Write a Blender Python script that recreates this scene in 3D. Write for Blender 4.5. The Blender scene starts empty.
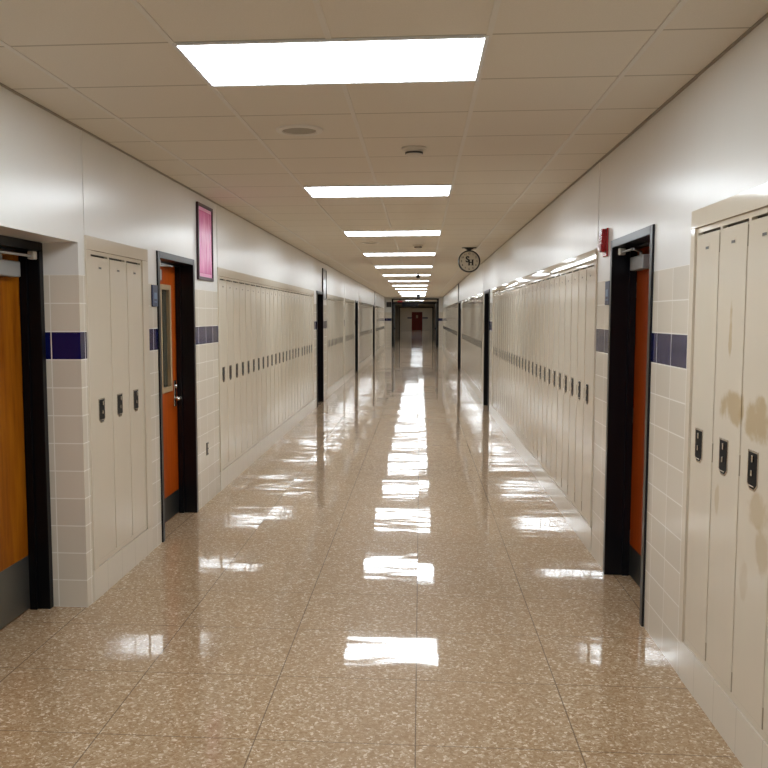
import bpy, bmesh, math, random
from mathutils import Matrix, Vector
random.seed(4)
C = bpy.context.scene.collection
PI = math.pi
XL, XR, H = -1.919, 1.221, 2.743
FAR = 47.0                                   # cross wall with the open fire doors
ENDY = 105.0
YB = -5.5                                    # corridor closes behind the camera

# ------------------------------------------------------------------ node helpers
def newmat(name):
    m = bpy.data.materials.new(name); m.use_nodes = True
    nt = m.node_tree; b = nt.nodes['Principled BSDF']
    return m, nt, b
def N(nt, typ, **kw):
    n = nt.nodes.new(typ)
    for k, v in kw.items():
        if k in n.inputs.keys() if hasattr(n.inputs, 'keys') else False: n.inputs[k].default_value = v
        else: setattr(n, k, v)
    return n
def math_n(nt, op, a, b=None, c=None):
    n = nt.nodes.new('ShaderNodeMath'); n.operation = op
    for i, v in enumerate((a, b, c)):
        if v is None: continue
        if isinstance(v, (int, float)): n.inputs[i].default_value = v
        else: nt.links.new(v, n.inputs[i])
    return n.outputs[0]
def mix_n(nt, fac, a, b):
    n = nt.nodes.new('ShaderNodeMix'); n.data_type = 'RGBA'
    for i, v in ((0, fac), (6, a), (7, b)):
        if isinstance(v, (int, float)): n.inputs[i].default_value = v
        elif isinstance(v, tuple): n.inputs[i].default_value = (*v, 1)
        else: nt.links.new(v, n.inputs[i])
    return n.outputs[2]
def bump_n(nt, h, strength, dist, normal=None):
    n = nt.nodes.new('ShaderNodeBump'); n.inputs['Strength'].default_value = strength; n.inputs['Distance'].default_value = dist
    nt.links.new(h, n.inputs['Height'])
    if normal: nt.links.new(normal, n.inputs['Normal'])
    return n.outputs[0]
def pos(nt):
    g = nt.nodes.new('ShaderNodeNewGeometry')
    s = nt.nodes.new('ShaderNodeSeparateXYZ'); nt.links.new(g.outputs['Position'], s.inputs[0])
    return g.outputs['Position'], s.outputs[0], s.outputs[1], s.outputs[2], g.outputs['Normal']
def scaled(nt, vec, s):
    n = nt.nodes.new('ShaderNodeVectorMath'); n.operation = 'MULTIPLY'; nt.links.new(vec, n.inputs[0]); n.inputs[1].default_value = s
    return n.outputs[0]
def noise(nt, vec, scale, detail=2, rough=.5):
    n = nt.nodes.new('ShaderNodeTexNoise'); n.inputs['Scale'].default_value = scale; n.inputs['Detail'].default_value = detail
    n.inputs['Roughness'].default_value = rough
    if vec: nt.links.new(vec, n.inputs['Vector'])
    return n.outputs[0]
def ramp(nt, f, stops):
    n = nt.nodes.new('ShaderNodeValToRGB'); nt.links.new(f, n.inputs[0])
    e = n.color_ramp.elements
    while len(e) < len(stops): e.new(.5)
    for k, (p, c) in zip(e, stops): k.position = p; k.color = (*c, 1) if len(c) == 3 else c
    return n.outputs[0]
def simple(name, col, rough=.5, metal=0, spec=.5, coat=0, emit=None, es=0, nscale=None, namp=.12):
    m, nt, b = newmat(name)
    b.inputs['Roughness'].default_value = rough; b.inputs['Metallic'].default_value = metal
    b.inputs['Specular IOR Level'].default_value = spec
    b.inputs['Coat Weight'].default_value = coat; b.inputs['Coat Roughness'].default_value = .08
    if nscale:
        tc = nt.nodes.new('ShaderNodeTexCoord')
        f = noise(nt, tc.outputs['Object'], nscale, 3)
        nt.links.new(mix_n(nt, f, tuple(c*(1-namp) for c in col), tuple(min(1, c*(1+namp)) for c in col)), b.inputs['Base Color'])
    else: b.inputs['Base Color'].default_value = (*col, 1)
    if emit:
        b.inputs['Emission Color'].default_value = (*emit, 1); b.inputs['Emission Strength'].default_value = es
    return m

M = {}
# ---- terrazzo floor
def mk_floor():
    m, nt, b = newmat('terrazzo_tile')
    P, x, y, z, n = pos(nt)
    w = nt.nodes.new('ShaderNodeTexNoise'); w.inputs['Scale'].default_value = 62; w.inputs['Detail'].default_value = 2
    nt.links.new(P, w.inputs['Vector'])
    dv = nt.nodes.new('ShaderNodeVectorMath'); dv.operation = 'MULTIPLY_ADD'
    nt.links.new(w.outputs['Color'], dv.inputs[0]); dv.inputs[1].default_value = (.034, .034, 0); nt.links.new(P, dv.inputs[2])
    v = nt.nodes.new('ShaderNodeTexVoronoi'); v.inputs['Scale'].default_value = 112; nt.links.new(dv.outputs[0], v.inputs['Vector'])
    sp = nt.nodes.new('ShaderNodeSeparateColor'); nt.links.new(v.outputs['Color'], sp.inputs[0])
    col = ramp(nt, sp.outputs[0], [(0, FL[0]), (.34, FL[1]), (.62, FL[2]), (.86, FL[3]), (1, FL[4])])
    big = noise(nt, P, 2.2, 3)
    col = mix_n(nt, math_n(nt, 'MULTIPLY', big, .35), col, FL[1])
    # joints
    def lines(c, off, pitch, wd):
        f = math_n(nt, 'PINGPONG', math_n(nt, 'SUBTRACT', c, off), pitch/2)
        return math_n(nt, 'LESS_THAN', f, wd/2)
    j = math_n(nt, 'MAXIMUM', lines(x, -.010, .640, .0055), lines(y, 3.248, .607, .0045))
    col = mix_n(nt, math_n(nt, 'MULTIPLY', j, .75), col, (.10, .06, .032))
    nt.links.new(col, b.inputs['Base Color'])
    b.inputs['Roughness'].default_value = .5; b.inputs['Specular IOR Level'].default_value = .2
    b.inputs['Coat Weight'].default_value = 1; b.inputs['Coat IOR'].default_value = 1.36
    # wax film: every tile lies at its own slight tilt, with a little polish waviness
    cr = math_n(nt, 'MULTIPLY_ADD', noise(nt, scaled(nt, P, (1, .6, 1)), 2.4, 4), .05, .022)
    nt.links.new(cr, b.inputs['Coat Roughness'])
    cell = nt.nodes.new('ShaderNodeCombineXYZ')
    nt.links.new(math_n(nt, 'FLOOR', math_n(nt, 'DIVIDE', math_n(nt, 'SUBTRACT', x, -.010), .640)), cell.inputs[0])
    nt.links.new(math_n(nt, 'FLOOR', math_n(nt, 'DIVIDE', math_n(nt, 'SUBTRACT', y, 3.248), .607)), cell.inputs[1])
    wn = nt.nodes.new('ShaderNodeTexWhiteNoise'); nt.links.new(cell.outputs[0], wn.inputs['Vector'])
    t1 = nt.nodes.new('ShaderNodeVectorMath'); t1.operation = 'MULTIPLY_ADD'
    nt.links.new(wn.outputs['Color'], t1.inputs[0]); t1.inputs[1].default_value = (.004, .010, 0); t1.inputs[2].default_value = (-.002, -.005, 1)
    t2 = nt.nodes.new('ShaderNodeVectorMath'); t2.operation = 'NORMALIZE'; nt.links.new(t1.outputs[0], t2.inputs[0])
    h1 = noise(nt, scaled(nt, P, (.8, 1.6, 1)), 2.2, 2)
    h2 = noise(nt, P, 26, 2)
    hh = math_n(nt, 'ADD', h1, math_n(nt, 'MULTIPLY', h2, .03))
    nt.links.new(bump_n(nt, hh, .4, .005, t2.outputs[0]), b.inputs['Coat Normal'])
    return m
FL = [(.30, .180, .088), (.375, .242, .130), (.43, .295, .172), (.55, .42, .285), (.84, .73, .58)]
M['floor'] = mk_floor()

# ---- glazed wall tile to 1.92 m with a navy course, gloss paint above
TC = (.72, .66, .56)
def tile_joints(nt, x, y, z, n, pv=.2535):
    s = nt.nodes.new('ShaderNodeSeparateXYZ'); nt.links.new(n, s.inputs[0])
    isx = math_n(nt, 'GREATER_THAN', math_n(nt, 'ABSOLUTE', s.outputs[0]), .6)
    ux = math_n(nt, 'SUBTRACT', y, 4.28); uy = math_n(nt, 'SUBTRACT', x, -2.09)
    u = math_n(nt, 'ADD', math_n(nt, 'MULTIPLY', ux, isx), math_n(nt, 'MULTIPLY', uy, math_n(nt, 'SUBTRACT', 1, isx)))
    du = math_n(nt, 'PINGPONG', u, pv/2); dz = math_n(nt, 'PINGPONG', z, .08)
    return du, dz, u
def mk_wall():
    m, nt, b = newmat('glazed_wall_tile')
    P, x, y, z, n = pos(nt)
    du, dz, u = tile_joints(nt, x, y, z, n)
    j = math_n(nt, 'LESS_THAN', math_n(nt, 'MINIMUM', du, dz), .0030)
    cell = nt.nodes.new('ShaderNodeCombineXYZ')
    nt.links.new(math_n(nt, 'FLOOR', math_n(nt, 'DIVIDE', u, .2535)), cell.inputs[0])
    nt.links.new(math_n(nt, 'FLOOR', math_n(nt, 'DIVIDE', z, .16)), cell.inputs[1])
    wn = nt.nodes.new('ShaderNodeTexWhiteNoise'); nt.links.new(cell.outputs[0], wn.inputs['Vector'])
    cream = mix_n(nt, wn.outputs[0], tuple(c*.92 for c in TC), tuple(c*1.0 for c in TC))
    navy = mix_n(nt, wn.outputs[0], (.002, .005, .068), (.004, .008, .085))
    band = math_n(nt, 'MULTIPLY', math_n(nt, 'GREATER_THAN', z, 1.44), math_n(nt, 'LESS_THAN', z, 1.60))
    tile = mix_n(nt, band, cream, navy)
    tile = mix_n(nt, j, tile, (.88, .85, .79))
    pn = noise(nt, P, 1.3, 3)
    paint = mix_n(nt, pn, (.74, .73, .70), (.80, .79, .76))
    up = math_n(nt, 'GREATER_THAN', z, 1.92)
    nt.links.new(mix_n(nt, up, tile, paint), b.inputs['Base Color'])
    r = math_n(nt, 'MULTIPLY_ADD', up, .15, .11)
    nt.links.new(r, b.inputs['Roughness'])
    hj = math_n(nt, 'MULTIPLY', math_n(nt, 'SUBTRACT', 1, j), math_n(nt, 'SUBTRACT', 1, up))
    hp = math_n(nt, 'MULTIPLY', noise(nt, scaled(nt, P, (1, 1, .25)), 5, 3), .8)
    b.inputs['Specular IOR Level'].default_value = .55
    nt.links.new(bump_n(nt, math_n(nt, 'ADD', hj, hp), .35, .004), b.inputs['Normal'])
    return m
M['wall'] = mk_wall()
def mk_base():
    m, nt, b = newmat('base_tile')
    P, x, y, z, n = pos(nt)
    j = math_n(nt, 'LESS_THAN', math_n(nt, 'PINGPONG', math_n(nt, 'SUBTRACT', y, 4.28), .12675), .0018)
    nt.links.new(mix_n(nt, math_n(nt, 'MULTIPLY', j, .6), TC, (.42, .37, .29)), b.inputs['Base Color'])
    b.inputs['Roughness'].default_value = .16
    nt.links.new(bump_n(nt, noise(nt, P, 6, 2), .25, .004), b.inputs['Normal'])
    return m
M['base'] = mk_base()
def mk_paint(name, a, c, rough=.27):
    m, nt, b = newmat(name)
    P, x, y, z, n = pos(nt)
    nt.links.new(mix_n(nt, noise(nt, P, 1.3, 3), a, c), b.inputs['Base Color'])
    b.inputs['Roughness'].default_value = rough
    b.inputs['Specular IOR Level'].default_value = .55
    nt.links.new(bump_n(nt, noise(nt, scaled(nt, P, (1, 1, .25)), 5, 3), .3, .004), b.inputs['Normal'])
    return m
M['paint'] = mk_paint('gloss_wall_paint', (.74, .73, .70), (.80, .79, .76))
def mk_ceil():
    m, nt, b = newmat('acoustic_tile')
    P, x, y, z, n = pos(nt)
    f = noise(nt, P, 160, 2); g = noise(nt, P, 1.6, 2)
    c = mix_n(nt, f, (.70, .655, .58), (.80, .755, .67))
    c = mix_n(nt, math_n(nt, 'MULTIPLY', g, .3), c, (.72, .67, .59))
    ln = math_n(nt, 'LESS_THAN', math_n(nt, 'PINGPONG', math_n(nt, 'SUBTRACT', y, 3.352), .3059), .007)
    c = mix_n(nt, math_n(nt, 'MULTIPLY', ln, .8), c, (.42, .38, .31))
    nt.links.new(c, b.inputs['Base Color']); b.inputs['Roughness'].default_value = .95; b.inputs['Specular IOR Level'].default_value = .1
    nt.links.new(bump_n(nt, noise(nt, P, 120, 2), .3, .002), b.inputs['Normal'])
    return m
M['ceil'] = mk_ceil()
M['tbar'] = simple('ceiling_grid_white', (.72, .69, .63), .45)
# ---- lockers
def mk_locker(name, stains=()):
    m, nt, b = newmat(name)
    P, x, y, z, n = pos(nt)
    oi = nt.nodes.new('ShaderNodeObjectInfo')
    tone = mix_n(nt, noise(nt, P, 1.1, 3), (.655, .585, .475), (.72, .65, .535))
    for (sy, sz, ry, rz, k) in stains:
        w = nt.nodes.new('ShaderNodeTexNoise'); w.inputs['Scale'].default_value = 11; w.inputs['Detail'].default_value = 3; nt.links.new(P, w.inputs['Vector'])
        wob = math_n(nt, 'MULTIPLY', math_n(nt, 'SUBTRACT', w.outputs[0], .5), 2.6)
        a = math_n(nt, 'POWER', math_n(nt, 'DIVIDE', math_n(nt, 'SUBTRACT', y, sy), ry), 2)
        c = math_n(nt, 'POWER', math_n(nt, 'DIVIDE', math_n(nt, 'SUBTRACT', z, sz), rz), 2)
        d = math_n(nt, 'ADD', math_n(nt, 'ADD', a, c), wob)
        mr = nt.nodes.new('ShaderNodeMapRange'); mr.inputs[1].default_value = 1.05; mr.inputs[2].default_value = .25; mr.interpolation_type = 'SMOOTHSTEP'
        mr.inputs[3].default_value = 0; mr.inputs[4].default_value = k
        nt.links.new(d, mr.inputs[0])
        tone = mix_n(nt, mr.outputs[0], tone, (.47, .34, .18))
    nt.links.new(tone, b.inputs['Base Color'])
    b.inputs['Roughness'].default_value = .09
    nt.links.new(bump_n(nt, noise(nt, scaled(nt, P, (1, 1, .2)), 7, 2), .22, .006), b.inputs['Normal'])
    return m
M['locker'] = mk_locker('locker_enamel')
M['stained'] = mk_locker('locker_enamel_stained', [
    (3.47, 1.63, .022, .12, .6), (3.43, 1.33, .16, .075, .75), (3.14, 1.31, .19, .085, .75),
    (3.13, .98, .12, .07, .5), (3.09, .84, .07, .10, .45), (3.56, .93, .03, .07, .4), (3.25, .70, .05, .08, .3)])
M['chrome'] = simple('brushed_steel', (.62, .60, .56), .26, 1)
M['cup'] = simple('latch_recess_black', (.006, .006, .007), .5, 0, .15)
M['plate'] = simple('number_plate_dark', (.05, .045, .04), .4)
M['hinge'] = simple('hinge_brown', (.34, .29, .215), .5)  # plain brown, darker than the locker enamel
M['gap_shade'] = simple('locker_gap_shade', (.05, .04, .03), .7)  # shade of the gap over a locker door, as colour
# ---- doors
def mk_wood(name, a, c, seed):
    m, nt, b = newmat(name)
    tc = nt.nodes.new('ShaderNodeTexCoord')
    v = scaled(nt, tc.outputs['Object'], (9, 9, .9))
    add = nt.nodes.new('ShaderNodeVectorMath'); add.operation = 'ADD'; nt.links.new(v, add.inputs[0]); add.inputs[1].default_value = (seed, seed, seed)
    f = noise(nt, add.outputs[0], 2.2, 5, .6)
    nt.links.new(ramp(nt, f, [(.3, a), (.7, c)]), b.inputs['Base Color'])
    b.inputs['Roughness'].default_value = .38; b.inputs['Specular IOR Level'].default_value = .12
    return m
M['wood1'] = mk_wood('honey_veneer', (.22, .055, .002), (.40, .135, .006), 3)
M['wood2'] = mk_wood('orange_veneer', (.33, .05, .002), (.43, .078, .004), 7)
M['wood3'] = mk_wood('rust_veneer', (.21, .03, .0015), (.29, .047, .002), 1)
M['red'] = mk_wood('red_door_paint', (.12, .010, .004), (.17, .016, .007), 5)
M['black'] = simple('black_frame_enamel', (.003, .003, .004), .35, 0, .18)
M['greyframe'] = simple('charcoal_frame_enamel', (.005, .005, .007), .28, 0, .3)
M['kick'] = simple('kick_plate_steel', (.20, .20, .185), .42, .85, nscale=3)
M['kickdark'] = simple('kick_plate_dark', (.016, .017, .017), .4, .2)
M['brass'] = simple('tan_lite_frame', (.42, .30, .17), .4)
M['glass'] = simple('dark_door_glass', (.035, .045, .04), .05, 0, .6)
M['closer'] = simple('closer_grey', (.33, .335, .33), .35, .35)
M['closerlt'] = simple('arm_shoe_pale', (.55, .52, .45), .4, .2)
# ---- others
M['lens'] = simple('lit_lens', (.9, .92, .95), .3, emit=(.87, .945, 1.0), es=9.7)
M['lightframe'] = simple('fixture_white', (.75, .77, .80), .35)
M['pinkframe'] = simple('maroon_frame', (.035, .008, .018), .35)
def mk_pink():
    m, nt, b = newmat('pink_sheet')
    tc = nt.nodes.new('ShaderNodeTexCoord')
    f = noise(nt, scaled(nt, tc.outputs['Object'], (6, 6, 1.4)), 3, 4)
    nt.links.new(ramp(nt, f, [(.3, (.62, .085, .30)), (.7, (.80, .19, .47))]), b.inputs['Base Color'])
    b.inputs['Roughness'].default_value = .25
    return m
M['pink'] = mk_pink()
M['pinkedge'] = simple('pale_pink_edge', (.82, .33, .56), .35)
M['greyglass'] = simple('pale_framed_sheet', (.42, .45, .50), .15)
M['red_plastic'] = simple('alarm_red', (.36, .006, .010), .25)
M['strobe'] = simple('clear_strobe', (.75, .55, .55), .15)
M['signblue'] = simple('room_sign_navy', (.014, .026, .085), .4)
M['signpale'] = simple('room_sign_pale_blue', (.10, .17, .30), .4)
M['clockblack'] = simple('clock_black', (.012, .011, .012), .35)
M['clockface'] = simple('clock_cream', (.62, .57, .47), .4)
M['outlet'] = simple('outlet_ivory', (.50, .45, .36), .35)
M['dark'] = simple('dark_sign', (.012, .012, .014), .4)
M['redlit'] = simple('red_lit_sign', (.4, .03, .03), .4, emit=(1, .16, .14), es=.07)
M['plastic'] = simple('ivory_plastic', (.62, .58, .50), .45)
M['grille'] = simple('speaker_grille', (.36, .33, .27), .6)
M['shadow_gap'] = simple('shadow_gap_trim', (.34, .31, .26), .7)  # dark tone paints a shadow line along the ceiling edge
M['cream'] = mk_paint('cream_wall_paint', (.64, .585, .48), (.69, .63, .52), .3)
M['navy'] = simple('navy_tile', (.008, .011, .075), .15)
M['crosswall'] = mk_paint('grey_lilac_paint', (.30, .28, .27), (.34, .32, .31))

# ------------------------------------------------------------------ geometry helpers
class MB:
    def __init__(s): s.bm = bmesh.new()
    def box(s, x0, x1, y0, y1, z0, z1, bev=0, seg=2):
        t = bmesh.new()
        bmesh.ops.create_cube(t, size=1)
        for v in t.verts:
            v.co = Vector((x0+(x1-x0)*(v.co.x+.5), y0+(y1-y0)*(v.co.y+.5), z0+(z1-z0)*(v.co.z+.5)))
        if bev: bmesh.ops.bevel(t, geom=t.edges[:], offset=bev, segments=seg, affect='EDGES', profile=.5)
        s._join(t); return s
    def _join(s, t):
        me = bpy.data.meshes.new('tmp'); t.to_mesh(me); t.free(); s.bm.from_mesh(me); bpy.data.meshes.remove(me)
    def cyl(s, p0, p1, r, seg=16, r2=None):
        p0, p1 = Vector(p0), Vector(p1); d = p1-p0
        t = bmesh.new()
        bmesh.ops.create_cone(t, cap_ends=True, segments=seg, radius1=r, radius2=r if r2 is None else r2, depth=d.length)
        q = d.to_track_quat('Z', 'Y').to_matrix().to_4x4()
        bmesh.ops.transform(t, matrix=Matrix.Translation((p0+p1)/2) @ q, verts=t.verts)
        s._join(t); return s
    def lathe(s, prof, mat=None, seg=40):          # profile (r, z) about z
        t = bmesh.new(); rings = []
        for r, z in prof:
            rings.append([t.verts.new((r*math.cos(2*PI*k/seg), r*math.sin(2*PI*k/seg), z)) for k in range(seg)] if r > 1e-6 else [t.verts.new((0, 0, z))])
        for a, b in zip(rings, rings[1:]):
            for k in range(seg):
                k2 = (k+1) % seg
                f = [a[k % len(a)], a[k2 % len(a)], b[k2 % len(b)], b[k % len(b)]]
                u = []
                for q in f:
                    if q not in u: u.append(q)
                if len(u) > 2: t.faces.new(u)
        bmesh.ops.recalc_face_normals(t, faces=t.faces)
        if mat is not None: bmesh.ops.transform(t, matrix=mat, verts=t.verts)
        s._join(t); return s
    def prism(s, pts, y0, y1, bev=0):              # outline in x,z extruded along y
        t = bmesh.new()
        a = [t.verts.new((x, y0, z)) for x, z in pts]; b = [t.verts.new((x, y1, z)) for x, z in pts]
        t.faces.new(a); t.faces.new(b[::-1])
        for k in range(len(pts)):
            k2 = (k+1) % len(pts); t.faces.new((a[k], b[k], b[k2], a[k2]))
        bmesh.ops.recalc_face_normals(t, faces=t.faces)
        if bev: bmesh.ops.bevel(t, geom=t.edges[:], offset=bev, segments=2, affect='EDGES')
        s._join(t); return s
    def build(s, name, mat, parent=None, smooth=False):
        me = bpy.data.meshes.new(name); s.bm.to_mesh(me); s.bm.free()
        if smooth:
            for p in me.polygons: p.use_smooth = True
        me.materials.append(mat)
        o = bpy.data.objects.new(name, me); C.objects.link(o)
        if parent: o.parent = parent
        return o
def tag(o, label=None, cat=None, group=None, kind=None):
    if label: o['label'] = label
    if cat: o['category'] = cat
    if group: o['group'] = group
    if kind: o['kind'] = kind
    return o
def empty(name, mat=None):
    o = bpy.data.objects.new(name, None); C.objects.link(o); o.empty_display_size = .1
    if mat is not None: o.matrix_world = mat
    return o
def copy_tree(o, parent=None):
    c = o.copy(); C.objects.link(c)
    if parent: c.parent = parent
    for ch in o.children: copy_tree(ch, c)
    return c
def on_wall(side, y, z=0, inset=0):      # local x to the right when facing the wall, y into the wall
    if side == 'L': return Matrix.Translation((XL-inset, y, z)) @ Matrix.Rotation(PI/2, 4, 'Z')
    return Matrix.Translation((XR+inset, y, z)) @ Matrix.Rotation(-PI/2, 4, 'Z')
ORD = ('first second third fourth fifth sixth seventh eighth ninth tenth eleventh twelfth thirteenth fourteenth fifteenth sixteenth '
       'seventeenth eighteenth nineteenth').split()
TENS = {20: 'twent', 30: 'thirt', 40: 'fort', 50: 'fift'}
def ordinal(k):
    if k < 20: return ORD[k-1]
    t, u = k//10*10, k % 10
    return TENS[t]+'ieth' if u == 0 else TENS[t]+'y-'+ORD[u-1]

# ------------------------------------------------------------------ shell
LZ0, LZ1, LTOP = .19, 2.07, 2.15         # locker base, locker top, top of the trim above
TH = .40
L_SEG = [(YB, 3.55, 'solid'), (3.55, 4.72, 'recess'), (4.72, 4.812, 'solid'), (4.812, 5.925, 'bank'), (5.925, 6.155, 'solid'),
         (6.155, 7.18, 'door'), (7.18, 8.035, 'solid'), (8.035, 15.38, 'bank'), (15.38, 15.83, 'solid'), (15.83, 16.86, 'door'),
         (16.86, 17.55, 'solid'), (17.55, 21.42, 'bank'), (21.42, 21.70, 'solid'), (21.70, 24.92, 'bank'), (24.92, 25.25, 'solid'),
         (25.25, 26.28, 'door'), (26.28, 26.70, 'solid'), (26.70, 34.40, 'bank'), (34.40, 34.90, 'solid'), (34.90, 36.05, 'door'),
         (36.05, 36.45, 'solid'), (36.45, 46.10, 'bank'), (46.10, FAR, 'solid')]
R_SEG = [(YB, 2.64, 'solid'), (2.64, 3.985, 'bank'), (3.985, 4.63, 'solid'), (4.63, 5.63, 'door'), (5.63, 6.07, 'solid'),
         (6.07, 14.62, 'bank'), (14.62, 15.28, 'solid'), (15.28, 16.42, 'door'), (16.42, 16.80, 'solid'), (16.80, 25.42, 'bank'),
         (25.42, 26.10, 'solid'), (26.10, 27.70, 'door'), (27.70, 28.10, 'solid'), (28.10, 46.20, 'bank'), (46.20, FAR, 'solid')]
DTOP = 2.165
def wall(side, segs):
    w = MB(); base = MB(); upper = MB()
    s = -1 if side == 'L' else 1
    X0 = XL if side == 'L' else XR
    def bx(mb, y0, y1, z0, z1, proud=0, th=TH):
        a, b = X0 - s*proud, X0 + s*th
        mb.box(min(a, b), max(a, b), y0, y1, z0, z1)
    for y0, y1, t in segs:
        if t == 'solid': bx(w, y0, y1, 0, H)
        elif t == 'door': bx(w, y0, y1, DTOP, H)
        elif t == 'recess': bx(w, y0, y1, 2.10, H)
        else:
            bx(base, y0, y1, 0, LZ0-.004, .004); bx(upper, y0, y1, LTOP, H, .003)
    nm = 'left' if side == 'L' else 'right'
    o = w.build('wall_'+nm, M['wall']); tag(o, nm+' corridor wall of cream glazed tile with navy course and white paint above', 'wall', kind='structure')
    o = base.build('baseboard_'+nm, M['base']); tag(o, 'cream tile base under the lockers along the %s wall' % nm, 'baseboard', kind='structure')
    o = upper.build('wall_'+nm+'_bulkhead', M['paint']); tag(o, 'glossy white painted bulkhead above the lockers on the %s wall' % nm, 'wall', kind='structure')
wall('L', L_SEG); wall('R', R_SEG)
tag(MB().box(-4.2, 3.2, YB-.3, ENDY+.4, -.12, 0).build('floor', M['floor']), 'polished tan terrazzo floor with thin dark joints', 'floor', kind='structure')
tag(MB().box(-4.2, 3.2, YB-.3, ENDY+.4, H, H+.15).build('ceiling', M['ceil']), 'suspended ceiling of off-white acoustic tiles', 'ceiling', kind='structure')
tag(MB().box(XL-TH, XR+TH, YB-.3, YB, 0, H).build('wall_back', M['wall']), 'wall closing the corridor behind the viewer', 'wall', kind='structure')
# ceiling grid
LX, LY0, ROW = -.356, 3.352, .6118
PITCH = 6*ROW
GX = [LX-1.265, LX-.61, LX+.61, LX+1.235]
NL = 13
lights_y = [LY0 + n*PITCH for n in range(-2, NL) if LY0 + n*PITCH < FAR-1]
g = MB()
for x in GX: g.box(x-.011, x+.011, YB, FAR, H-.004, H)
yy = YB
ys = sorted(lights_y)
prev = YB
for ly in ys + [FAR]:
    if ly > prev: g.box(LX-.011, LX+.011, prev, ly, H-.004, H)
    prev = ly+ROW
tag(g.build('trim_1', M['tbar']), 'painted metal grid of the suspended ceiling', 'ceiling grid', kind='structure')
a = MB().box(XL, XL+.016, YB, FAR, H-.007, H-.001).box(XR-.016, XR, YB, FAR, H-.007, H-.001)
tag(a.build('trim_2', M['shadow_gap']), 'narrow angle trim coloured as the shadow gap where ceiling meets the corridor walls', 'trim', kind='structure')

# ------------------------------------------------------------------ lockers
P_ = .305
def make_locker():
    t = empty('locker')
    b = MB(); w = P_
    b.box(0, w, .06, .30, LZ0, LZ1)
    b.box(0, .013, 0, .06, LZ0, LZ1).box(w-.013, w, 0, .06, LZ0, LZ1)
    b.box(.013, w-.013, 0, .06, LZ0, LZ0+.03).box(.013, w-.013, 0, .06, LZ1-.022, LZ1)
    b.build('body', M['locker'], t)
    d = MB().box(.0142, w-.0142, -.004, .016, LZ0+.0315, LZ1-.034, .002)
    d = d.build('door', M['locker'], t)
    MB().box(.017, w-.017, .02, .045, LZ1-.034, LZ1-.0225).build('top_gap_shade', M['gap_shade'], t)  # dark bar paints the shade inside the gap above the door
    # latch: shield shaped steel rim, dark cup, lift tongue
    cx, z0, z1 = .127, 1.046, 1.194; hw = .050
    out = [(cx-hw, z1), (cx+hw, z1), (cx+hw, z0+.022), (cx+hw*.45, z0), (cx-hw*.45, z0), (cx-hw, z0+.022)]
    rim = MB().prism(out, -.0065, -.0038, .001).build('latch', M['chrome'], d)
    inn = [(cx+(x-cx)*.80, (z0+z1)/2+(z-(z0+z1)/2)*.90) for x, z in out]
    MB().prism(inn, -.0074, -.006).build('latch_recess', M['cup'], d)
    MB().box(cx+.002, cx+.012, -.014, -.0073, 1.152, 1.178, .002).build('latch_lift', M['chrome'], d)
    MB().box(cx-.026, cx+.026, -.012, -.0073, 1.062, 1.067, .0015).build('latch_bar', M['chrome'], d)
    MB().box(cx-.004, cx+.006, -.013, -.0073, 1.100, 1.122, .002).build('lock_button', M['chrome'], d)
    MB().prism([(.132, 1.966), (.176, 1.966), (.176, 1.981), (.168, 1.992), (.140, 1.992), (.132, 1.981)], -.0058, -.0038).build('number_plate', M['locker'], d)
    MB().box(.135, .173, -.0066, -.0058, 1.968, 1.979).build('number_strip', M['plate'], d)
    for zz in (.26, 1.115, 1.985):
        MB().cyl((w-.0135, .0005, zz-.04), (w-.0135, .0005, zz+.04), .0042, 10).build('hinge', M['hinge'], t)
    return t
def make_far_locker():
    t = empty('locker'); b = MB(); w = P_
    b.box(0, w, .05, .30, LZ0, LZ1).box(0, .013, 0, .05, LZ0, LZ1).box(w-.013, w, 0, .05, LZ0, LZ1)
    b.box(.013, w-.013, 0, .05, LZ0, LZ0+.03).box(.013, w-.013, 0, .05, LZ1-.022, LZ1)
    b.build('body', M['locker'], t)
    d = MB().box(.0142, w-.0142, -.003, .016, LZ0+.0315, LZ1-.034, .002, 1).build('door', M['locker'], t)
    MB().box(.076, .160, -.006, -.0028, 1.048, 1.192, .001, 1).build('latch', M['cup'], d)
    return t
near_proto, far_proto = make_locker(), make_far_locker()
used = {'near': False, 'far': False}
def place(side, y, label, group, far, scale=1.0):
    proto, key = (far_proto, 'far') if far else (near_proto, 'near')
    o = copy_tree(proto) if used[key] else proto
    used[key] = True
    o.matrix_world = on_wall(side, y) @ Matrix.Diagonal((scale, 1, 1, 1))
    tag(o, label, 'locker', group)
    return o
def run(side, ystart, n, labelf, group, far=False, pitch=P_):
    """n lockers going away from the camera from ystart"""
    out = []
    for k in range(n):
        y = ystart + k*pitch if side == 'L' else ystart + (k+1)*pitch
        out.append(place(side, y, labelf(k+1), group, far, pitch/P_))
    return out
TRIM = [2]
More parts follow.
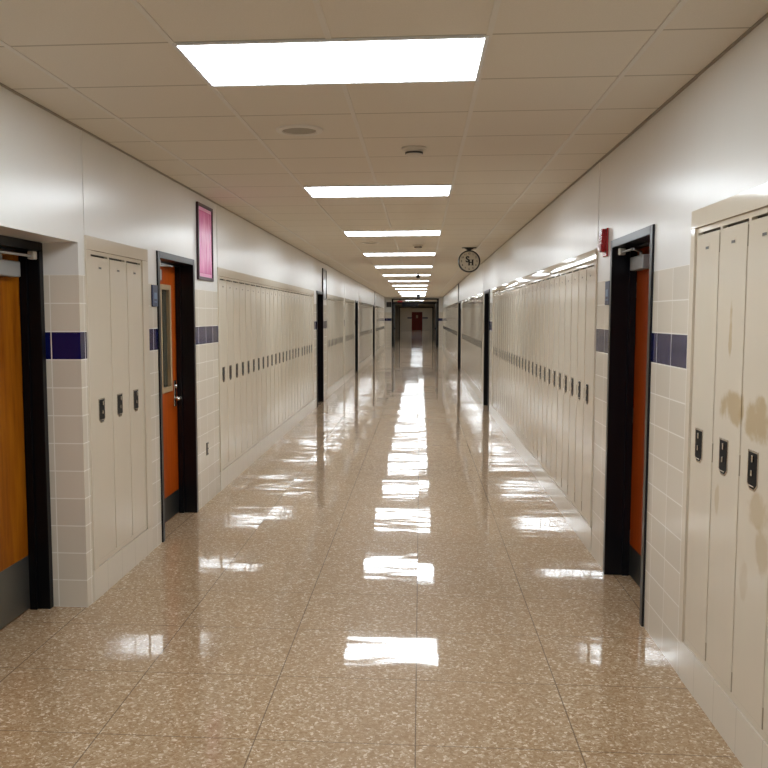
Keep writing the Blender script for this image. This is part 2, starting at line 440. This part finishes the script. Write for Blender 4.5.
def surround(side, y0, y1, first, last, label, splits=(), bent=False):
    """sheet metal trim round a bank: header, two side strips, fillers between blocks of lockers"""
    s = -1 if side == 'L' else 1; X0 = XL if side == 'L' else XR
    TRIM[0] += 1
    t = empty('trim_%d' % TRIM[0], Matrix.Translation((X0, y0, 0)))
    tag(t, label, 'locker trim', kind='structure')
    def bx(mb, ya, yb, za, zb, proud=.014, depth=.05, bev=.002):
        p, q = -s*proud, s*depth
        return mb.box(min(p, q), max(p, q), ya-y0, yb-y0, za, zb, bev)
    bx(MB(), y0, first-.0005, LZ0, LZ1, .012).build('side_strip', M['locker'], t)
    bx(MB(), last+.0005, y1, LZ0, LZ1, .012).build('side_strip', M['locker'], t)
    if bent:
        # folded sheet header: a flat top band over a lip that is bent outwards in places
        mb = bmesh.new(); n = 90; rows = []
        a0, a1 = y0, y1
        for i in range(n+1):
            y = a0 + (a1-a0)*i/n
            o1 = bent(y)
            prof = [(.05, LTOP), (-.012, LTOP), (-.013, LTOP-.022), (-.013-o1, LTOP-.068), (-.012, LTOP-.079), (.05, LTOP-.079)]
            rows.append([mb.verts.new((s*p, y-y0, z)) for p, z in prof])
        for ra, rb in zip(rows, rows[1:]):
            for k in range(len(ra)):
                k2 = (k+1) % len(ra); mb.faces.new((ra[k], rb[k], rb[k2], ra[k2]))
        mb.faces.new(rows[0]); mb.faces.new(rows[-1][::-1])
        bmesh.ops.recalc_face_normals(mb, faces=mb.faces)
        q = MB(); q._join(mb); q.build('header_panel', M['header'], t)
    else:
        bx(MB(), y0, y1, LZ1+.0005, LTOP, .012).build('header_panel', M['locker'], t)
    for a, b in splits: bx(MB(), a, b, LZ0, LZ1, .006).build('filler_strip', M['locker'], t)
    return t
M['header'] = simple('header_enamel', (.62, .555, .45), .07)

BE = 'beige steel locker, '
# left bank of three beside the recessed doorway
for k, lab in enumerate(('nearest of the three lockers between the recessed doorway and the orange door',
                         'middle one of the three lockers between the recessed doorway and orange door',
                         'beige locker beside the orange windowed door, farthest of the left bank of three')):
    place('L', 4.876+k*.311, lab, 'left bank of three lockers', False, .311/P_)
surround('L', 4.812, 5.925, 4.876, 4.876+3*.311, 'beige metal trim around the three lockers on the left')
run('L', 8.095, 18, lambda k: 'beige locker, %s from the tiled strip below the pink poster' % ordinal(k) if k > 1 else 'beige locker next to the tiled strip below the pink poster',
    'long left locker bank beyond the pink poster')
y5 = 8.095+18*P_+.10
run('L', y5, 5, lambda k: 'beige locker, %s of the five before the second left doorway' % ordinal(k), 'left block of five lockers before the black doorway')
surround('L', 8.035, 15.38, 8.095, y5+5*P_, 'beige metal trim around the long left bank of lockers', [(8.095+18*P_, y5)])
# right banks
rl = run('R', 3.93-4*P_, 4, lambda k: {4: 'clean beige locker beside the right tiled strip, farthest of the right front bank',
     3: 'beige locker with a brown stain, second from the right tiled strip', 2: 'beige locker with large brown stains, third from the right tiled strip',
     1: 'nearest beige locker of the right front bank, cut off by the picture edge'}[k], 'right front bank of lockers')
for o in rl:
    for ch in o.children:
        if ch.type == 'MESH' and ch.name.split('.')[0] in ('door', 'body'):
            me = ch.data.copy(); me.materials.clear(); me.materials.append(M['stained']); ch.data = me
surround('R', 2.64, 3.985, 3.93-4*P_, 3.93, 'beige metal trim around the front lockers on the right')
run('R', 6.140, 24, lambda k: 'beige locker, %s beyond the red fire alarm on the right' % ordinal(k) if k > 1 else 'beige locker next to the tile strip under the red fire alarm',
    'long right locker bank beyond the fire alarm')
y3 = 6.140+24*P_+.10
run('R', y3, 3, lambda k: 'beige locker, %s of the three before the far right black doorway' % ordinal(k), 'right block of three lockers before the black doorway')
def bent(y):
    a = .0
    if y < 8.15: a = .0175+.14*(y-6.1)/2.0
    if y > 10.9: a = .089+.161*(y-10.9)/2.6
    return .046*math.tan(a)
surround('R', 6.07, 14.62, 6.140, y3+3*P_, 'dented beige metal trim around the long right bank of lockers', [(6.140+24*P_, y3)], bent)
# far banks
def bent_far(y): return .046*.22*max(0, math.sin(y*2.1)+.45*math.sin(y*5.3+1))
def far_bank(side, y0, y1, words, group, label, bend=False):
    n = int((y1-y0-.10)/P_); first = y0+(y1-y0-n*P_)/2
    run(side, first, n, lambda k: 'beige locker far down the hall, %s %s' % (ordinal(k), words), group, True)
    surround(side, y0, y1, first, first+n*P_, label, (), bend)
far_bank('L', 17.55, 21.42, 'beyond the left black doorway under the grey poster', 'left lockers beyond the second doorway', 'beige trim around the left lockers beyond the grey framed poster')
far_bank('L', 21.70, 24.92, 'after the narrow pale post on the left', 'left lockers after the pale post', 'beige trim around left lockers between the pale post and third doorway')
far_bank('L', 26.70, 34.40, 'beyond the third left doorway', 'left lockers beyond the third doorway', 'beige trim around left lockers beyond the third doorway')
far_bank('L', 36.45, 46.10, 'beyond the last left doorway', 'last left locker bank', 'beige trim around the last lockers on the left')
far_bank('R', 16.80, 25.42, 'beyond the second right doorway', 'right lockers beyond the second doorway', 'beige trim around right lockers beyond the second doorway', bent_far)
far_bank('R', 28.10, 46.20, 'beyond the wide third right doorway', 'last right locker bank', 'beige trim around the last lockers on the right')

# ------------------------------------------------------------------ doors
def door(n, side, y0, y1, label, wood, hinge='left', top=DTOP, inset=0, depth=.13, frame='black', kick='kickdark', window=None, lever=False, closer=True, reveal=.27, detail=True):
    w = y1-y0
    t = empty('door_%d' % n, on_wall(side, y0 if side == 'L' else y1, 0, inset)); tag(t, label, 'door', kind='structure')
    fr = MB(); fw = .05; bv = .003
    fr.box(.001, fw, -.012, reveal, 0, top-.001, bv).box(w-fw, w-.001, -.012, reveal, 0, top-.001, bv).box(fw, w-fw, -.012, reveal, top-fw, top-.001, bv)
    fr.box(fw, fw+.015, depth-.045, depth-.004, 0, top-fw).box(w-fw-.015, w-fw, depth-.045, depth-.004, 0, top-fw).box(fw+.015, w-fw-.015, depth-.045, depth-.004, top-fw-.015, top-fw)
    fr.build('door_frame', M[frame], t)
    x0, x1, z1 = fw+.004, w-fw-.004, top-fw-.004
    lf = MB()
    if window:
        a, b, c, d = window
        a, b = x0+a, x0+b
        lf.box(x0, a, depth, depth+.044, .008, z1).box(b, x1, depth, depth+.044, .008, z1).box(a, b, depth, depth+.044, .008, c).box(a, b, depth, depth+.044, d, z1)
    else: lf.box(x0, x1, depth, depth+.044, .008, z1, .002)
    leaf = lf.build('door_leaf', M[wood], t)
    if window:
        r = MB(); q = .03
        r.box(a-.012, a+q, depth-.012, depth+.05, c-.012, d+.012, .003).box(b-q, b+.012, depth-.012, depth+.05, c-.012, d+.012, .003)
        r.box(a+q, b-q, depth-.012, depth+.05, c-.012, c+q, .003).box(a+q, b-q, depth-.012, depth+.05, d-q, d+.012, .003)
        r.build('window_frame', M['brass'], leaf)
        MB().box(a+q, b-q, depth+.018, depth+.026, c+q, d-q).build('window_pane', M['glass'], leaf)
    MB().box(x0+.006, x1-.006, depth-.003, depth, .012, kick_h, .001).build('kick_plate', M[kick], leaf)
    hx = x0 if hinge == 'left' else x1
    lx = x1-.075 if hinge == 'left' else x0+.075
    sg = -1 if hinge == 'left' else 1
    if lever:
        MB().box(lx-.03, lx+.03, depth-.008, depth, .93, 1.15, .006).build('lever_plate', M['chrome'], leaf)
        l = MB().cyl((lx, depth-.007, 1.0), (lx, depth-.062, 1.0), .013).cyl((lx, depth-.058, 1.0), (lx+sg*.12, depth-.058, 1.0), .0115)
        l.cyl((lx, depth-.007, 1.10), (lx, depth-.024, 1.10), .017)
        l.build('lever_handle', M['chrome'], leaf, True)
    if detail:
        for zz in (.25, 1.05, 1.85):
            MB().cyl((hx, depth-.006, zz-.05), (hx, depth-.006, zz+.05), .007, 10).build('hinge', M['closer'], leaf)
    if closer:
        cx0, cx1 = (x0+.06, x0+.36) if hinge == 'left' else (x1-.44, x1-.10)
        cb = MB().box(cx0, cx1, depth-.058, depth, z1-.145, z1-.06, .006).build('door_closer', M['closer'], leaf)
        ex = (cx0+cx1)/2
        px = ex-sg*.0
        arm = MB(); q = -sg; zc = z1-.035
        ax, bx_, sx = ex, ex+q*.20, hx+q*.075
        arm.cyl((ax, depth-.03, z1-.06), (ax, depth-.03, zc), .010)
        arm.cyl((ax, depth-.03, zc), (bx_, depth-.125, zc), .007).cyl((bx_, depth-.125, zc), (sx, depth-.115, zc+.006), .007)
        arm.build('closer_arm', M['closer'], cb)
        MB().box(sx-.022, sx+.022, depth-.132, depth-.095, zc-.012, zc+.033, .005).build('closer_shoe', M['closerlt'], cb)
    return t
kick_h = .32
door(1, 'L', 3.55, 4.72, 'honey-brown wood door with grey kick plate in the left tiled recess', 'wood1', hinge='right', top=2.099, inset=.215, depth=.105, kick='kick', reveal=.183)
kick_h = .21
door(2, 'L', 6.155, 7.18, 'orange wood door with narrow window and lever handle on the left', 'wood2', hinge='left', depth=.145, frame='greyframe',
     window=(.47, .745, 1.08, 1.93), lever=True)
door(3, 'R', 4.63, 5.63, 'rust-orange wood door with grey closer in the black frame on the right', 'wood3', hinge='left', depth=.145, frame='greyframe')
door(4, 'L', 15.83, 16.86, 'dark doorway in black frame beyond the long left lockers', 'wood3', depth=.2, lever=True, detail=False)
door(5, 'L', 25.25, 26.28, 'third black-framed doorway along the left wall', 'wood3', depth=.2, detail=False, closer=False)
door(6, 'L', 34.90, 36.05, 'last black-framed doorway along the left wall', 'wood3', depth=.2, detail=False, closer=False)
door(7, 'R', 15.28, 16.42, 'black-framed doorway beyond the long right lockers', 'wood3', depth=.2, detail=False, closer=False)
door(8, 'R', 26.10, 27.70, 'wide black-framed doorway far along the right wall', 'wood3', depth=.2, detail=False, closer=False)

# ------------------------------------------------------------------ wall fittings
def poster(y, z0, z1, w, sheet, edge, label):
    t = empty('framed_poster', on_wall('L', y, z0)); h = z1-z0; tag(t, label, 'poster')
    f = MB(); q = .028
    f.box(0, q, -.022, -.001, 0, h, .003).box(w-q, w, -.022, -.001, 0, h, .003).box(q, w-q, -.022, -.001, 0, q, .003).box(q, w-q, -.022, -.001, h-q, h, .003)
    f.build('frame', M['pinkframe'] if sheet == 'pink' else M['greyframe'], t)
    MB().box(q, w-q, -.012, -.001, q, h-q).build('border', M[edge], t)
    MB().box(q+.03, w-q-.03, -.014, -.012, q+.03, h-q-.03).build('sheet', M[sheet], t)
poster(7.285, 2.005, 2.665, .53, 'pink', 'pinkedge', 'tall pink poster in dark maroon frame high on the left wall')
poster(16.74, 2.02, 2.63, .66, 'greyglass', 'greyglass', 'pale grey poster in dark frame above the far left doorway')
def room_sign(side, y, label):
    t = empty('room_sign', on_wall(side, y, 1.757)); tag(t, label, 'sign')
    MB().box(0, .125, -.012, -.001, 0, .155, .004).build('plaque', M['signblue'], t)
    MB().box(.03, .095, -.0135, -.012, .055, .10, .0005).box(.03, .095, -.0135, -.012, .03, .036, .0005).build('raised_panel', M['signpale'], t)
room_sign('L', 6.018, 'navy blue room sign beside the orange windowed door')
room_sign('R', 5.762, 'navy blue room sign on tile below the red fire alarm')
t = empty('wall_outlet', on_wall('L', 7.52, .435)); tag(t, 'small dark-plated wall outlet on tile below the pink poster', 'outlet')
MB().box(0, .07, -.006, -.001, 0, .115, .003).build('cover_plate', M['plate'], t)
MB().box(.032, .056, -.009, -.006, .066, .098, .003).box(.032, .056, -.009, -.006, .018, .05, .003).build('socket', M['outlet'], t)
t = empty('fire_alarm', on_wall('R', 5.865, 2.075)); tag(t, 'red fire alarm horn strobe on white wall beside the right door', 'fire alarm')
MB().box(0, .12, -.012, .0015, 0, .185, .005, 3).build('back_plate', M['red_plastic'], t)
MB().prism([(.012, .03), (.108, .03), (.108, .165), (.085, .182), (.035, .182), (.012, .165)], -.040, -.012, .006).build('horn_body', M['red_plastic'], t)
MB().box(.03, .09, -.052, -.040, .035, .085, .005, 3).build('strobe_lens', M['strobe'], t)
MB().box(.025, .095, -.044, -.040, .10, .106).box(.025, .095, -.044, -.040, .118, .124).box(.025, .095, -.044, -.040, .136, .142).build('horn_grille', M['red_plastic'], t)

# ------------------------------------------------------------------ ceiling fittings
def ceiling_light(y, label, group='two by four ceiling lights', x=LX):
    t = empty('ceiling_light', Matrix.Translation((x, y+ROW/2, H))); tag(t, label, 'ceiling light', group)
    w, d, q = .61, ROW/2, .016
    f = MB()
    for a, b, c, e in ((-w, -w+q, -d, d), (w-q, w, -d, d), (-w+q, w-q, -d, -d+q), (-w+q, w-q, d-q, d)):
        f.box(a, b, c, e, -.010, -.0005, .002, 1)
    f.build('frame', M['lightframe'], t)
    MB().box(-w+q, w-q, -d+q, d-q, -.007, -.0005).build('diffuser', M['lens'], t)
k = 0
for y in lights_y:
    if y < 3: lab = 'lit ceiling panel overhead behind the viewer, %s' % ('nearer one' if y > -2 else 'farther one')
    else:
        k += 1
        lab = ('nearest and largest lit ceiling panel' if k == 1 else 'lit ceiling panel, %s in the row counted from the viewer' % ordinal(k))
    ceiling_light(y, lab)
def detector(x, y, label, r=.062):
    t = empty('smoke_detector', Matrix.Translation((x, y, H))); tag(t, label, 'smoke detector')
    MB().lathe([(0, -.0005), (r*1.25, -.0005), (r*1.25, -.012), (r, -.016), (0, -.016)]).build('base', M['plastic'], t, False)
    MB().lathe([(0, -.016), (r*.9, -.016), (r*.85, -.045), (r*.55, -.056), (0, -.058)]).build('sensor_head', M['plastic'], t)
    MB().lathe([(r*.90, -.030), (r*.91, -.030), (r*.90, -.042), (r*.87, -.042), (r*.87, -.030)]).build('vent_slot', M['plate'], t)
detector(-.045, 5.50, 'white smoke detector between the nearest two lit ceiling panels')
detector(-.04, 12.85, 'tiny smoke detector between the third and fourth lit ceiling panels')
def speaker(x, y, label):
    t = empty('ceiling_speaker', Matrix.Translation((x, y, H))); tag(t, label, 'speaker')
    MB().lathe([(.095, -.0005), (.135, -.0005), (.132, -.010), (.10, -.012), (.095, -.006), (.095, -.0005)]).build('rim', M['tbar'], t)
    MB().lathe([(0, -.0005), (.094, -.0005), (.094, -.006), (0, -.009)]).build('grille', M['grille'], t)
speaker(-.69, 4.93, 'round speaker grille in the ceiling behind the nearest light panel')
speaker(-.72, 12.42, 'faint round speaker grille in the ceiling past the third light panel')
def pendant(x, y, ztop, z0, z1, w, label, name):
    t = empty(name, Matrix.Translation((x, y, H))); tag(t, label, 'ceiling fitting')
    MB().cyl((0, 0, 0), (0, 0, z1-H), .012, 10).build('stem', M['dark'], t)
    MB().box(-w/2, w/2, -w/2, w/2, z0-H, z1-H, .01).build('housing', M['dark'], t)
pendant(-.06, 21.2, H, 2.62, 2.705, .085, 'small dark fitting hanging in front of the sixth light panel', 'hanging_sensor')
pendant(-.085, 38.0, H, 2.48, 2.66, .13, 'dark fitting hanging before the last light panels', 'hanging_camera')

# clock hung across the corridor
cz, cr = 2.53, .170
t = empty('clock', Matrix.Translation((.745, 13.40, H))); tag(t, 'round black-rimmed double-faced clock hanging from ceiling on the right', 'clock')
zc = cz-H
MB().box(-.11, .11, -.05, .05, -.012, -.0005, .003).prism([(-.075, -.012), (.075, -.012), (.03, zc+cr+.003), (-.03, zc+cr+.003)], -.03, .03).build('mount', M['clockblack'], t)
RX = Matrix.Translation((0, 0, zc)) @ Matrix.Rotation(PI/2, 4, 'X')
MB().lathe([(cr-.020, .045), (cr-.004, .045), (cr, .035), (cr, -.035), (cr-.004, -.045), (cr-.020, -.045), (cr-.022, -.03), (cr-.022, .03), (cr-.020, .045)], RX, 64).build('rim', M['clockblack'], t)
fc = MB().lathe([(0, .032), (cr-.021, .032), (cr-.021, -.032), (0, -.032)], RX, 64).build('face', M['clockface'], t)
def text_mesh(s, size, loc, name, mat, parent, bold=0):
    cu = bpy.data.curves.new('txt', 'FONT'); cu.body = s; cu.size = size; cu.align_x = 'CENTER'; cu.align_y = 'CENTER'
    cu.extrude = .0008; cu.offset = bold; cu.resolution_u = 4
    o = bpy.data.objects.new('txt', cu); C.objects.link(o)
    bpy.context.view_layer.update()
    me = bpy.data.meshes.new_from_object(o.evaluated_get(bpy.context.evaluated_depsgraph_get()))
    bpy.data.objects.remove(o)
    me.transform(Matrix.Translation(loc) @ Matrix.Rotation(PI/2, 4, 'X'))
    me.materials.clear(); me.materials.append(mat)
    q = bpy.data.objects.new(name, me); C.objects.link(q); q.parent = parent; return q
for h in range(1, 13):
    a = PI/2-h*PI/6
    text_mesh(str(h), .038, (.118*math.cos(a), -.0335, zc+.118*math.sin(a)), 'numeral', M['clockblack'], fc, .0008)
text_mesh('S', .125, (-.026, -.0335, zc+.026), 'emblem_letter', M['clockblack'], fc, .0055)
hm = MB(); hx, hz = .026, zc-.018
for dx in (-.026, .026): hm.box(hx+dx-.013, hx+dx+.013, -.0348, -.0332, hz-.042, hz+.042).box(hx+dx-.019, hx+dx+.019, -.0348, -.0332, hz+.036, hz+.045).box(hx+dx-.019, hx+dx+.019, -.0348, -.0332, hz-.045, hz-.036)
hm.box(hx-.02, hx+.02, -.0348, -.0332, hz-.008, hz+.008).build('emblem_letter', M['clockblack'], fc)

# ------------------------------------------------------------------ far end: cross wall, open fire doors, lobby
cw = MB(); y0, y1 = FAR, FAR+.25
FX0, FX1, FZ = -1.56, 1.00, 2.66
cw.box(XL-TH, FX0, y0, y1, 0, H).box(FX1, XR+TH, y0, y1, 0, H).box(FX0, FX1, y0, y1, FZ, H)
tag(cw.build('wall_far', M['wall']), 'cross wall at the far end of the corridor around the fire doors', 'wall', kind='structure')
f = empty('door_9', Matrix.Translation((0, FAR, 0))); tag(f, 'wide black fire door frame at the far end with both leaves open', 'door', kind='structure')
m = MB()
m.box(FX0, FX0+.09, -.03, .28, 0, FZ).box(FX1-.09, FX1, -.03, .28, 0, FZ).box(FX0+.09, FX1-.09, -.03, .28, FZ-.06, FZ).box(FX0+.09, FX1-.09, -.03, .28, 2.38, 2.47)
m.build('door_frame', M['black'], f)
for sx, xx in ((-1, FX0+.09), (1, FX1-.09)):
    a, b = sorted((xx, xx-sx*.045))
    lf = MB().box(a, b, .30, 1.45, .01, 2.37, .003).build('door_leaf', M['kickdark'], f)
    c, d = sorted((xx-sx*.045, xx-sx*.105))
    MB().box(c, d, .38, 1.38, .98, 1.06, .01).build('panic_bar', M['dark'], lf)
# lobby beyond
LXX, RXX = -2.72, 1.55
tag(MB().box(LXX-.3, LXX, y1, ENDY, 0, H).build('wall_lobby_left', M['cream']), 'left wall of the passage beyond the fire doors', 'wall', kind='structure')
tag(MB().box(RXX, RXX+.3, y1, ENDY, 0, H).build('wall_lobby_right', M['cream']), 'right wall of the passage beyond the fire doors', 'wall', kind='structure')
cw = MB().box(LXX, -1.72, 70, 70.25, 0, H).box(1.05, RXX, 70, 70.25, 0, H).box(-1.72, 1.05, 70, 70.25, 2.48, H)
tag(cw.build('wall_lobby_cross', M['cream']), 'second cross wall further along the passage', 'wall', kind='structure')
m = MB().box(-1.72, -1.65, 69.96, 70.29, 0, 2.48).box(.98, 1.05, 69.96, 70.29, 0, 2.48).box(-1.65, .98, 69.96, 70.29, 2.40, 2.48)
tag(m.build('door_10', M['black']), 'second dark door frame further down the passage', 'door', kind='structure')
tag(MB().box(LXX, RXX, ENDY, ENDY+.3, 0, H).build('wall_end', M['cream']), 'end wall of the passage around the dark red door', 'wall', kind='structure')
tag(MB().box(-1.56, -1.06, ENDY-.012, ENDY-.0005, 1.44, 1.60).build('trim_20', M['navy']), 'navy tile course left of the dark red end door', 'trim', kind='structure')
tag(MB().box(.27, .92, ENDY-.012, ENDY-.0005, 1.44, 1.60).build('trim_21', M['navy']), 'navy tile course right of the dark red end door', 'trim', kind='structure')
tag(MB().box(XL-.001, XL+.018, 36.06, 36.10, DTOP+.005, H-.012).build('trim_22', M['black']), 'thin dark vertical strip above the last left doorway', 'trim', kind='structure')
tag(MB().box(XR-.018, XR+.001, 27.72, 27.76, DTOP+.005, H-.012).build('trim_23', M['black']), 'thin dark vertical strip above the wide right doorway', 'trim', kind='structure')
f = empty('door_11', Matrix.Translation((-.395, ENDY, 0))); tag(f, 'dark red door at the very end of the hall', 'door', kind='structure')
lf = MB().box(-.58, .58, -.05, -.005, .01, 2.16, .004).build('door_leaf', M['red'], f)
MB().box(-.12, .12, -.056, -.05, 1.50, 1.85).build('window_pane', M['brass'], lf)
MB().box(-.65, -.58, -.06, -.001, 0, 2.24).box(.58, .65, -.06, -.001, 0, 2.24).box(-.58, .58, -.06, -.001, 2.165, 2.24).build('door_frame', M['red'], f)
for y, lab in ((49.6, 'added fill light panel hidden close behind the fire door header'), (52.6, 'second added fill light panel behind the fire door header'), (56.5, 'lit ceiling panel seen through the fire door transom'), (75.0, 'lit ceiling panel just past the second dark door frame'), (92, 'added fill light panel second nearest to the end wall'), (84, 'added fill light panel midway between second door frame and end wall'), (99.0, 'lit ceiling panel in front of the end wall')):  # the two header panels, midway and second nearest ones are added fill light
    ceiling_light(y, lab, 'ceiling lights beyond the fire doors')
t = empty('hanging_sign', Matrix.Translation((-.70, 60, H))); tag(t, 'dark hanging board across the passage beyond the fire doors', 'sign')
MB().box(-.56, .56, -.03, .03, 2.38-H, 2.58-H, .005).build('board', M['dark'], t)
for x in (-.4, .4): MB().cyl((x, 0, 2.58-H), (x, 0, 0), .01, 8).build('hanger', M['dark'], t)
t = empty('lit_sign', Matrix.Translation((-1.15, 48.6, H))); tag(t, 'small red lit sign beyond the fire door transom', 'sign')
MB().box(-.02, .02, -.015, .015, -.17, 0).build('stem', M['dark'], t)
MB().box(-.14, .14, -.03, .03, -.34, -.17, .006).build('sign_box', M['redlit'], t)
t = empty('wall_sign', Matrix.Translation((-1.985, FAR, 2.2))); tag(t, 'dark square sign on the far cross wall above the navy course', 'sign')
MB().box(.14, .40, -.02, -.001, 0, .28, .004).build('panel', M['dark'], t)

# ------------------------------------------------------------------ camera, world, view
F, cx, cy, yaw, pitch, roll, zc_ = 855.189, 355.598, 388.821, .07531, .08421, -.00089, 1.68323
f = Vector((-math.sin(yaw)*math.cos(pitch), math.cos(yaw)*math.cos(pitch), -math.sin(pitch)))
r = Vector((math.cos(yaw), math.sin(yaw), 0)); u = r.cross(f)
r2 = r*math.cos(roll)+u*math.sin(roll); u2 = -r*math.sin(roll)+u*math.cos(roll)
cam = bpy.data.cameras.new('camera'); co = bpy.data.objects.new('camera', cam); C.objects.link(co)
mw = Matrix.Identity(4)
for i in range(3): mw[i][0], mw[i][1], mw[i][2] = r2[i], u2[i], -f[i]
mw[2][3] = zc_
co.matrix_world = mw
cam.sensor_width = 36; cam.sensor_fit = 'HORIZONTAL'; cam.lens = F/768*36
cam.shift_x = (384-cx)/768; cam.shift_y = (cy-384)/768
cam.clip_start = .05; cam.clip_end = 300
sc = bpy.context.scene; sc.camera = co
w = bpy.data.worlds.new('world'); sc.world = w; w.use_nodes = True
w.node_tree.nodes['Background'].inputs[0].default_value = (0, 0, 0, 1)
sc.cycles.max_bounces = 12; sc.cycles.diffuse_bounces = 8; sc.cycles.glossy_bounces = 5
sc.cycles.caustics_reflective = True
sc.cycles.use_denoising = True
vs = sc.view_settings
vs.view_transform = 'Standard'; vs.look = 'None'; vs.gamma = 1; vs.use_curve_mapping = False; vs.exposure = .92
